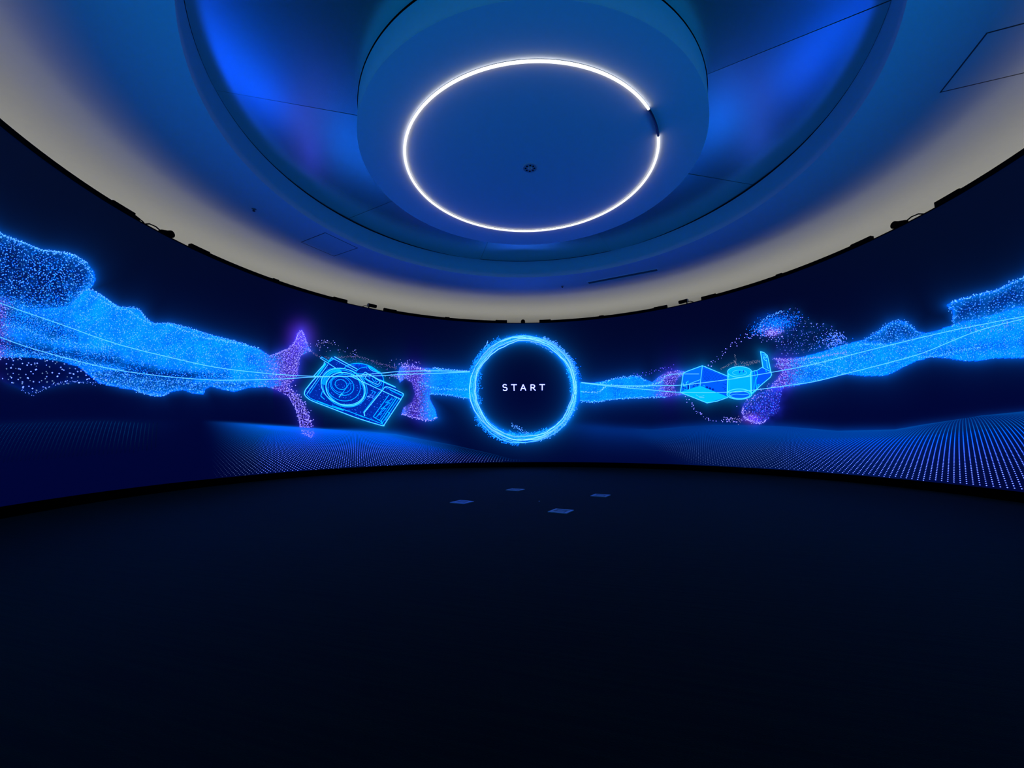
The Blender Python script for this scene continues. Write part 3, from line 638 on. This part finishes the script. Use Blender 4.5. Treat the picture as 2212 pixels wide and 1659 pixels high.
q = Quads()
x, y = scatter(R_RIB2, 2.5); k = notin(x, y, R_BLOCK, R_HUMP); x, y = x[k], y[k]; n = len(x); pz = 1 - sm(x + (y - 780) * .3, 1690, 1745)
c = np.where((pz > rng.random(n))[:, None], mixc(rng.random(n), PU, PW) * shade(n, .5), mixc(rng.random(n), DB, CY_) * shade(n, .65)); br = rng.random(n) > 0.8; c[br & (pz < .2)] = LB * .85
q.dots(x, y, rng.uniform(.6, 1.15, n), c, rng.uniform(1, 1.8, n))
x, y = scatter(R_BLOCK, 5.0); n = len(x); q.dots(x, y, rng.uniform(.8, 1.5, n), mixc(rng.random(n), DB, LB) * shade(n, .5), rng.uniform(1, 1.5, n), rng.normal(-.3, .5, n))
x, y = scatter(R_HUMP, 3.6); n = len(x); q.dots(x, y, rng.uniform(.8, 1.4, n), mixc(rng.random(n), DB, LB) * shade(n, .5))
edge_trail(q, R_RIB2[16:22], LB * .9, 1.6, 2.0, 1.2); edge_trail(q, [(2058, 702), (2058, 680), (2050, 662)], CY_, 1.5, 3); edge_trail(q, R_RIB2[5:11], CY_, 1.8, 2.5)
edge_trail(q, [(1672, 776), (1710, 777), (1760, 772), (1830, 760)], PW * .9, 1.1, 1.5); edge_trail(q, [(1680, 784), (1720, 788), (1790, 780), (1840, 765)], LB, 1.2, 3)
edge_trail(q, [(1760, 788), (1790, 792), (1810, 803), (1830, 808)], CY_, 1.2, 1.5); edge_trail(q, [(1850, 745), (1900, 744), (1960, 752)], CY_, 1.2, 1.5); edge_trail(q, [(1980, 771), (2020, 770), (2060, 760), (2120, 750)], CY_, 1.2, 1.5)
edge_trail(q, [(2070, 705), (2130, 712), (2212, 690)], PW * .8, 2, 6)
# cloud above the film box and drop below it
x, y = scatter(R_CLOUD, 6.4); n = len(x); q.dots(x, y, rng.uniform(.6, 1.1, n), mixc(rng.random(n), PU, WB) * shade(n, .5))
m_ = 700; x = rng.normal(1672, 24, m_); y = 702 - 0.25 * (x - 1672) + rng.normal(0, 9, m_); q.dots(x, y, rng.uniform(.5, 1.0, m_), mixc(rng.random(m_), DB, CY_ * .9))
m_ = 110; x = rng.normal(1668, 13, m_); y = rng.normal(717, 6, m_); q.dots(x, y, 1.0, PW)
m_ = 170; x = rng.normal(1805, 15, m_); y = rng.normal(736, 9, m_); q.dots(x, y, 1.1, mixc(rng.random(m_), DB, WB))
edge_trail(q, [(1640, 706), (1650, 692), (1668, 680), (1692, 672)], LB, 1.2, 1.6)
edge_trail(q, [(1528, 792), (1545, 780), (1560, 763), (1585, 745), (1598, 733), (1620, 727), (1640, 722), (1690, 738)], PW, 2.2, 5, 1, .65)
x, y = scatter(R_BLOB, 3.4); n = len(x); q.dots(x, y, rng.uniform(.7, 1.3, n), np.where((((x - 1612) * .8 + (905 - y)) < 22)[:, None], PW, mixc(rng.random(n), PU, DB * 1.1)) * shade(n, .45))
edge_trail(q, [(1605, 880), (1605, 895), (1618, 908), (1640, 914), (1655, 908)], PW, .8, 1.2); edge_trail(q, [(1606, 878), (1625, 862), (1650, 850), (1680, 832), (1695, 822)], PW, 1.3, 7, .9)
edge_trail(q, [(1482, 858), (1490, 870), (1499, 882), (1510, 893), (1522, 901), (1535, 907), (1550, 909)], PW, 2.2, 2.2, .9, .7)
m_ = 60; q.dots(rng.normal(1585, 14, m_), rng.normal(907, 4, m_), 1.0, PW * shade(m_, .4))
# faint ghost streaks between box and leader
for P in ([(1587, 766), (1588, 780), (1590, 792)], [(1588, 780), (1575, 788), (1555, 798)], [(1589, 782), (1600, 790), (1640, 781)], [(1600, 784), (1640, 780)]):
    edge_trail(q, P, (.16, .17, .3), 1.0, 1.2, .8)
q.build('right_particle_wave', 0.008)

# --- thin light curves
def curve(P, wd=1.4, off=0.017):
    qq = Quads(); p = catmull(P, 14); t = rng.random()
    qq.line(p, wd, np.array([0.13, 0.70, 1.1])); return qq.build('light_curve', off)
curve([(-300, 540), (-120, 606), (0, 654.5), (126.6, 699), (253, 743), (380, 775), (470, 794), (560, 805), (620, 810), (682, 813), (753, 813), (778, 810), (830, 805.5), (864, 802.5), (940, 801), (1014, 803)])
curve([(-300, 585), (-120, 672), (0, 728), (101, 762), (228, 794), (329, 810), (443, 820), (510, 821), (601, 819), (677, 814.5), (753, 813), (824, 811.5), (864, 809), (940, 806.5), (1014, 803.5)], 1.4, 0.0174)
curve([(1256, 826), (1334, 833), (1428, 833), (1475, 831.5), (1571, 820), (1665, 804.6), (1760, 786), (1918, 746.5), (2059, 713.5), (2212, 683), (2420, 640)], 1.4, 0.0178)
curve([(1256, 827), (1334, 836), (1404, 842), (1470, 847.5), (1571, 847.5), (1625, 843), (1700, 833), (1760, 824), (1824, 808), (1918, 784), (1997, 761), (2106, 717), (2212, 688.5), (2420, 640)], 1.4, 0.0182)

# --- glowing START ring
q = Quads(); th = np.linspace(0, 2 * math.pi, 361)
rg = np.random.default_rng(3)
for k in range(9):
    r0 = 104 + k * 1.35; a = rg.uniform(0.8, 2.6, 4); ph = rg.uniform(0, 6.28, 4)
    r = r0 + a[0] * np.sin(th + ph[0]) + a[1] * np.sin(2 * th + ph[1]) + .6 * a[2] * np.sin(5 * th + ph[2]) + .35 * a[3] * np.sin(11 * th + ph[3]) + .4 * np.sin(29 * th + ph[0])
    lv = 0.65 + 0.45 * np.sin(2 * th + ph[1]) ** 2
    q.line(np.stack([CRG[0] + 1.012 * r * np.cos(th), CRG[1] + r * np.sin(th)], 1), 1.15 if k % 3 else 1.7, (np.array([0.10, 0.62, 1.4]) if k % 3 else np.array([.26, .80, 1.5])) * lv[:, None])
def ringdots(m_, r0, sr, c, a0=0, a1=360, sz=1.0):
    t = np.radians(rg.uniform(a0, a1, m_)); r = r0 + rg.normal(0, 1, m_) * sr
    q.dots(CRG[0] + 1.012 * r * np.cos(t), CRG[1] + r * np.sin(t), rg.uniform(.6, 1.2, m_) * sz, c)
ringdots(3200, 108.5, 3.0, CY_, sz=.85); ringdots(900, 112, 2.6, DB); ringdots(420, 118, 3.2, CY_ * .8, 195, 245); ringdots(520, 118, 4, CY_ * .9, 95, 150); ringdots(300, 116, 3, LB, 290, 345); ringdots(260, 101, 2.5, CY_, 60, 110)
ringdots(200, 113, 3, LB, 20, 75); ringdots(160, 99, 3, CY_ * .8, 160, 200); ringdots(140, 119, 3, DB, 325, 350); ringdots(120, 102, 2.5, CY_, 335, 365)
edge_trail(q, [(1046, 752), (1050, 745), (1053, 737)], LB, .8, .8); edge_trail(q, [(1145, 738), (1165, 745), (1180, 753), (1194, 763)], LB * .7, 2, .7, .8); edge_trail(q, [(1105, 918), (1120, 925), (1140, 938)], LB, .9, 2.2)
q.build('glowing_ring', 0.010, label='bright cyan glowing ring of light strands')

# --- the word
WH = np.array([0.85, 0.95, 1.3]); zt = Z((960, 680), 360 / 1991.0)
def letter(ch, *strokes):
    q = Quads()
    for P in strokes: q.line(P, 2.0, WH)
    q.build('letter_' + ch, 0.016, label='white capital letter ' + ch.upper())
letter('s', catmull(zt(ell(722, 850, 22, 17, 0, -35, -270, 16) + ell(724, 886, 24, 19, 0, -90, 150, 18)), 3))
letter('t', zt([(800, 835), (862, 835)]), zt([(831, 835), (833, 905)]))
letter('a', zt([(912, 903), (940, 835)]), zt([(942, 835), (972, 903)]), zt([(922, 880), (962, 880)]))
letter('r', zt([(1034, 903), (1034, 835)]), zt([(1034, 836), (1060, 836), (1074, 842), (1079, 853), (1074, 865), (1060, 871), (1034, 871)]), zt([(1056, 871), (1086, 903)]))
letter('t', zt([(1138, 834), (1198, 834)]), zt([(1168, 834), (1168, 899)]))

# --- floating camera
LN = np.array([0.0, 0.58, 1.35]); LH = np.array([0.08, 0.80, 1.5])
q = Quads(); q.fill(CAM_OUT, (0.0, 0.022, 0.36), 2.5)
q.fill(zc_([(740, 500), (830, 455), (950, 450), (1090, 490), (1190, 550), (1280, 620), (1000, 600), (930, 560)]), (0.0, 0.10, 0.75), 2.5)
fig = q.build('camera_picture', 0.013, label='floating blue compact camera drawn on the screen')
q = Quads()
def ln(P, wd=1.1, c=LN, sp=True): q.line(catmull(zc_(P), 6) if sp else zc_(P), wd, c)
ln([(120, 905), (135, 850), (180, 790), (240, 715), (300, 650)], 1.9, LH); ln([(120, 905), (150, 950), (240, 1010), (500, 1110), (900, 1262), (1270, 1375), (1310, 1370)], 1.6, LH)
ln([(300, 650), (440, 455)], 3.2, LN, 0); ln([(160, 900), (330, 660), (470, 470)], 1.2, LH, 0); ln([(200, 900), (370, 650)], .9, LN, 0); ln([(260, 640), (415, 465), (420, 430)], 1.6, LH, 0)
ln([(360, 370), (590, 520)], 1.2, LH, 0); ln([(378, 352), (500, 425)], 1.2, LN, 0); ln([(360, 370), (378, 352)], 1.2, LH, 0)
ln([(470, 440), (530, 365)], 2.2, LN, 0); ln([(570, 350), (905, 532)], 1.6, LH, 0); ln([(530, 365), (900, 565)], 1.1, LH, 0); ln([(900, 565), (915, 535)], 1.3, LN, 0); ln([(500, 420), (560, 380)], 1.6, LN, 0)
ln([(720, 515), (760, 485), (830, 458), (950, 450), (1090, 485), (1190, 545), (1275, 615), (1302, 690), (1300, 780), (1270, 855)], 1.3)
ln([(1075, 490), (1160, 545), (1250, 585)], 2.6, LN); ln([(1080, 510), (1130, 555), (1230, 590)], 1.0, LH); ln([(900, 560), (960, 520), (1060, 500)], .9)
ln([(810, 640), (1560, 985)], 1.5, LH, 0); ln([(810, 640), (870, 600), (1010, 600)], .9, LN, 0); ln([(960, 640), (1030, 580), (1270, 712)], 1.3, LH, 0); ln([(1270, 712), (1480, 805)], 1.8, LH, 0); ln([(1250, 690), (1470, 795)], .9, LN, 0)
ln([(970, 640), (1010, 670), (1180, 780), (1215, 793), (1255, 770), (1275, 735)], 1.3, LN); ln([(1030, 655), (1062, 612), (1100, 625), (1235, 705), (1250, 725), (1228, 758), (1190, 755), (1060, 690), (1030, 655)], 1.3, LH)
ln([(1000, 645), (1045, 600)], .9, LN, 0); ln([(1070, 650), (1100, 660), (1095, 680)], .9); ln([(1130, 670), (1165, 720), (1190, 690)], .9); ln([(1190, 730), (1215, 715)], 1.4, LN, 0)
ln([(1290, 850), (1330, 800), (1400, 812), (1555, 880), (1600, 915), (1562, 985)], 1.5, LH); ln([(1400, 850), (1590, 940)], .9, LN, 0); ln([(1330, 805), (1560, 915), (1598, 920)], .9, LN, 0)
ln([(1565, 985), (1310, 1370)], 1.7, LH, 0); ln([(1535, 975), (1285, 1340)], 1.2, LN, 0); ln([(1500, 965), (1262, 1318)], 1.6, LN, 0); ln([(1475, 955), (1240, 1300)], .8, LN, 0)
ln([(1275, 862), (1012, 1185), (1022, 1232)], 2.0, LH, 0); ln([(1240, 870), (1000, 1180)], .8, LN, 0); ln([(1380, 925), (1150, 1245), (1290, 1330)], 1.3, LN, 0); ln([(1430, 960), (1180, 1270)], .8, LN, 0)
ln([(1440, 980), (1330, 1030), (1400, 1040), (1260, 1130), (1340, 1120), (1210, 1230), (1280, 1200)], .8, LN, 0); ln([(1180, 1265), (1260, 1310), (1300, 1370)], 1.1, LN, 0)
ln([(1330, 1300), (1400, 1190), (1370, 1180)], .9, LN, 0); ln([(150, 910), (240, 985), (500, 1085), (740, 1150), (1010, 1255)], 1.0); ln([(310, 1010), (520, 1090), (700, 1150)], 1.8, LN); ln([(540, 1080), (740, 1150), (1000, 1245), (1290, 1355)], 1.1)
for cx_, cy_, rx, ry, wd, c in ((700, 795, 338, 262, 1.4, LH), (728, 815, 338, 276, 1.2, LN), (735, 835, 300, 240, 1.8, LH), (742, 845, 275, 225, .9, LN), (700, 780, 262, 225, 1.0, LN), (685, 780, 180, 140, 1.0, LN), (668, 765, 90, 72, 1.0, LN), (672, 770, 150, 118, .7, LN)):
    q.line(zc_(ell(cx_, cy_, rx, ry, 22, 0, 360, 60)), wd, c)
for k in range(7): q.line(zc_(ell(560 + k * 8, 720 + k * 5, 190 - 4 * k, 200 - 5 * k, 22, 150, 280, 20)), 1.0, LN * (.7 + .05 * k))
ln([(390, 870), (365, 935), (420, 985)], 1.4, LN, 0); ln([(800, 740), (640, 960)], 1.0, LN, 0); ln([(640, 950), (675, 900), (700, 915)], 1.0, LH, 0); ln([(1120, 850), (1150, 860), (1130, 900)], .8, LN, 0); ln([(1160, 870), (1190, 880), (1165, 905)], .8, LN, 0)
x, y = scatter(CAM_OUT, 7); q.dots(x, y, rng.uniform(.35, .8, len(x)), (0.02, .2, .8), 2.0, 0.4)
m_ = 24; q.dots(*np.array(zc_(np.stack([rng.normal(1105, 30, m_), rng.normal(945, 18, m_)], 1))).T, .8, LB)
q.build('camera_outline', 0.0145, label='cyan line drawing of a compact camera').parent = fig

# --- film box
q = Quads()
q.fill(zb_([(280, 530), (610, 395), (570, 740), (235, 850)]), (0.0, 0.15, 0.80), 2.0); q.fill(zb_([(610, 395), (1060, 580), (1045, 930), (570, 740)]), (0.0, 0.105, 0.72), 2.0)
q.fill(zb_([(235, 850), (570, 740), (1045, 930), (690, 1030)]), (0.0, 0.50, 1.25), 2.0); fig = q.build('film_box_picture', 0.0135, label='small blue film box drawn on the screen')
q = Quads()
def lb_(P, wd=1.0, c=LN, sp=False): q.line(catmull(zb_(P), 5) if sp else zb_(P), wd, c)
lb_([(235, 850), (285, 525), (350, 490), (610, 395), (1060, 582)], 1.5, LH); lb_([(235, 850), (690, 1030), (860, 1000), (1045, 935)], 1.5, LH); lb_([(610, 395), (570, 742)], 1.3, LH); lb_([(235, 850), (570, 742), (1045, 930)], .9, LN)
lb_([(395, 700), (570, 635)], 1.0, LH); lb_([(395, 700), (390, 795)], 1.2, LH); lb_([(300, 535), (550, 535)], 1.6, LB * .9)
dk = np.array([0.0, 0.012, 0.28])
for k in range(6): lb_([(630, 455 + 20 * k), (1010 - 25 * k, 600 + 16 * k)], .7, dk)
for k in range(3): lb_([(625, 580 + 22 * k), (730 + 10 * k, 618 + 24 * k)], .8, dk)
lb_([(450, 700), (475, 690), (480, 710), (445, 755), (490, 740)], 1.2, dk); lb_([(520, 675), (500, 725), (545, 715)], 1.2, dk); lb_([(530, 690), (525, 745)], 1.2, dk)
lb_([(280, 690), (290, 740), (340, 725), (335, 680), (360, 665)], 1.0, LH); lb_([(275, 770), (340, 755)], 1.6, dk); lb_([(285, 795), (340, 780)], 1.6, dk); lb_([(330, 700), (370, 650), (365, 700)], 1.0, LN); lb_([(300, 750), (300, 810), (345, 795), (345, 745), (300, 750)], .9, LN)
lb_([(370, 735), (370, 790)], 3.0, dk)
for k in range(4): q.line(zb_(ell(635 + 52 * k, 745 + 18 * k, 17, 17, 0, 0, 360, 14)), .9, LN if k < 1 else dk)
for k in range(3): q.fill(zb_(ell(690 + 50 * k, 765 + 18 * k, 13, 14, 0, 0, 350, 12)), dk, .8)
lb_([(960, 700), (1020, 720)], .9, dk); lb_([(950, 760), (1020, 790)], .9, dk); lb_([(980, 800), (1020, 820)], .9, dk)
lb_([(500, 890), (560, 920), (640, 905)], .8, LB, True); lb_([(560, 935), (640, 940)], 1.2, LB); lb_([(600, 830), (680, 850)], .8, LN)
q.build('film_box_outline', 0.0148, label='cyan lines of the film box').parent = fig

# --- film canister with its leader
q = Quads()
q.fill(zb_([(1450, 505), (1540, 480), (1650, 410), (1785, 480), (1790, 550), (1450, 860)]), (0.0, 0.085, 0.66), 2.0); q.fill(zb_([(1605, 160), (1660, 172), (1722, 225), (1780, 490), (1650, 430)]), (0.0, 0.22, 0.9), 2.0)
q.fill(CAN_OUT, (0.0, 0.42, 1.2), 2.0)
fig = q.build('film_canister_picture', 0.0139, label='blue film canister drawn on the screen')
q = Quads(); q.fill(zb_(ell(1245, 890, 172, 62, 0, 0, 357, 40)), (0.0, 0.11, 0.80), 1.5)
q.line(zb_(ell(1245, 500, 205, 90)), 1.4, LH); q.line(zb_(ell(1245, 515, 190, 72)), .8, LN); q.line(zb_(ell(1245, 515, 120, 45)), .8, LH * .9); q.line(zb_(ell(1240, 880, 212, 88)), 1.4, LH); q.line(zb_(ell(1245, 890, 172, 62)), 1.0, LH)
lb_([(1050, 530), (1035, 870)], 2.0, LH); lb_([(1435, 500), (1443, 870)], 2.2, LH); lb_([(1040, 500), (1028, 880)], 1.0, LN); lb_([(1452, 500), (1455, 880)], 1.2, LN); lb_([(1075, 560), (1070, 820)], 1.4, LN)
lb_([(1240, 492), (1255, 488), (1240, 520)], 1.3, dk); lb_([(1305, 482), (1320, 480), (1305, 510)], 1.3, dk); lb_([(1080, 905), (1180, 880), (1300, 890), (1400, 880)], .8, LH, True)
lb_([(1452, 500), (1500, 482), (1540, 478), (1645, 412), (1655, 432)], 1.1, LH); lb_([(1645, 430), (1603, 155)], 1.8, LH); lb_([(1603, 155), (1660, 170), (1720, 222), (1740, 300), (1790, 550), (1772, 590), (1640, 700), (1460, 862)], 1.5, LH); lb_([(1650, 435), (1785, 500)], 1.1, LH)
lb_([(1540, 480), (1550, 560), (1525, 640), (1530, 760), (1550, 790), (1455, 880)], 1.6, LN, True); lb_([(1500, 490), (1510, 620), (1495, 800)], 1.0, LN, True); lb_([(1470, 500), (1478, 840)], 1.0, LN); lb_([(1530, 730), (1580, 710), (1565, 740), (1530, 760)], 1.2, LN)
lb_([(1640, 210), (1690, 215), (1700, 260), (1650, 260), (1690, 310), (1705, 300), (1720, 420), (1740, 440)], 1.1, LH, True); lb_([(1670, 230), (1650, 245)], 1.0, LH); lb_([(1735, 300), (1770, 480)], 1.0, LN); lb_([(1690, 470), (1700, 500), (1712, 480)], 1.0, LN)
q.build('film_canister_outline', 0.0152, label='cyan lines of the film canister and its leader').parent = fig

# --- dotted hills along the foot of the screen
def hill(name, W, tops, bots, rows, pw, amp, cfar, cnear, r0, r1, off):
    q = Quads(); t = (np.arange(rows) / (rows - 1.0))
    for s_, b_, am in zip(tops, bots, amp):
        yb = bottom(b_) - 3.0; yt = crest(W, s_)
        x = s_ + (b_ - s_) * t ** 0.85; y = yt + (yb - yt) * t ** pw
        y = np.where(y > bottom(x) - 2.0, np.nan, y); k = ~np.isnan(y) & (am(x, y, t) > 0.02)
        if not k.any(): continue
        c = (cfar * (1 - t[k][:, None]) + cnear * t[k][:, None]) * am(x, y, t)[k][:, None]
        q.dots(x[k], y[k], (r0 + (r1 - r0) * t[k]), c, 1.0, 0.78)
    q.build(name, off)
# one waving square lattice of light dots, seen in perspective from the room centre; only its two lit stretches show
def lattice(W, a0, a1, amp, off, rmax=3.4):
    p = to_screen(W[:, 0], W[:, 1]); wa = np.degrees(np.arctan2(p[:, 0], p[:, 1])); wz = p[:, 2] - H; o_ = np.argsort(wa); wa, wz = wa[o_], wz[o_]
    S = 0.0138; m = int(rmax / S); g = (np.arange(-m, m + 1) + 0.5) * S
    X, Y = np.meshgrid(g, g); X = X.ravel(); Y = Y.ravel(); rr = np.hypot(X, Y); az = np.degrees(np.arctan2(X, Y)) + 1.0
    rot = rr < rmax; k = rot & (az > a0) & (az < a1) & (rr > 0.93); rr, az = rr[k], az[k]
    zc = np.interp(az, wa, wz); hgt = np.clip(zc + 1.40, 0.15, 9); gg = 3.9 - 3.9 / rr
    z = -1.40 + hgt * np.sin(np.clip(gg / np.minimum(2.75, 1.45 * hgt), -1, 1) * math.pi / 2); k = z > -1.375; az, z, rr, hgt = az[k], z[k], rr[k], hgt[k]
    A = np.radians(az); R = RS - off; C0 = np.stack([R * np.sin(A), R * np.cos(A), z + H], 1)
    x, y = to_draw(C0); t = 1 - (z + 1.40) / hgt; w_ = amp(x, y, t); k = w_ > 0.004
    C0, A, t, w_, rr = C0[k], A[k], t[k], w_[k], rr[k]
    T = np.stack([np.cos(A), -np.sin(A), 0 * A], 1); U = np.array([0, 0, 1.0]); sz = (0.0205 / rr ** 0.6)[:, None]
    V = np.stack([C0 - T * sz, C0 - U * sz * .62, C0 + T * sz, C0 + U * sz * .62], 1).reshape(-1, 3)
    u = sm(t, 0.25, 0.95)[:, None]; C = (np.array([0.0, .20, .90]) * (1 - u) + np.array([.30, .44, 1.0]) * u) * (w_ * (0.25 + 0.75 * sm(t, 0.02, 0.3)))[:, None] + picture(x[k], y[k])
    attr_mesh('dotted_hill', V, np.arange(len(V)).reshape(-1, 4), np.repeat(C, 4, 0), label='waving field of small blue light dots')
f1 = lambda x, y, t: sm(x, 450, 640) * (1 - sm(x, 1030, 1150)) * (0.55 + 0.55 * sm(t, 0, .5)) * (1 - 0.35 * sm(x, 880, 1020))
f2 = lambda x, y, t: sm(x, 1300, 1440) * (1 - sm(y - (965 + (x - 1440) * 0.45), -14, 20)) * (0.7 + 0.4 * sm(t, 0, .6)) * (0.26 + 0.80 * sm(x, 1500, 1980))
lattice(W1, -80, 2, f1, 0.0065)
lattice(W2, 15, 112, f2, 0.0066)
t3 = np.linspace(-150, 340, 62); f3 = lambda x, y, t: (1 - sm(t, .1, .55)) * (1 - sm(x, 270, 360)) * sm(t, 0, .06)
hill('dotted_hill', W3, t3, t3 * 1.3 - 110, 60, 1.1, [f3] * 62, np.array([0.0, .035, .14]), np.array([0.0, .02, .08]), 1.0, 1.2, 0.0067)
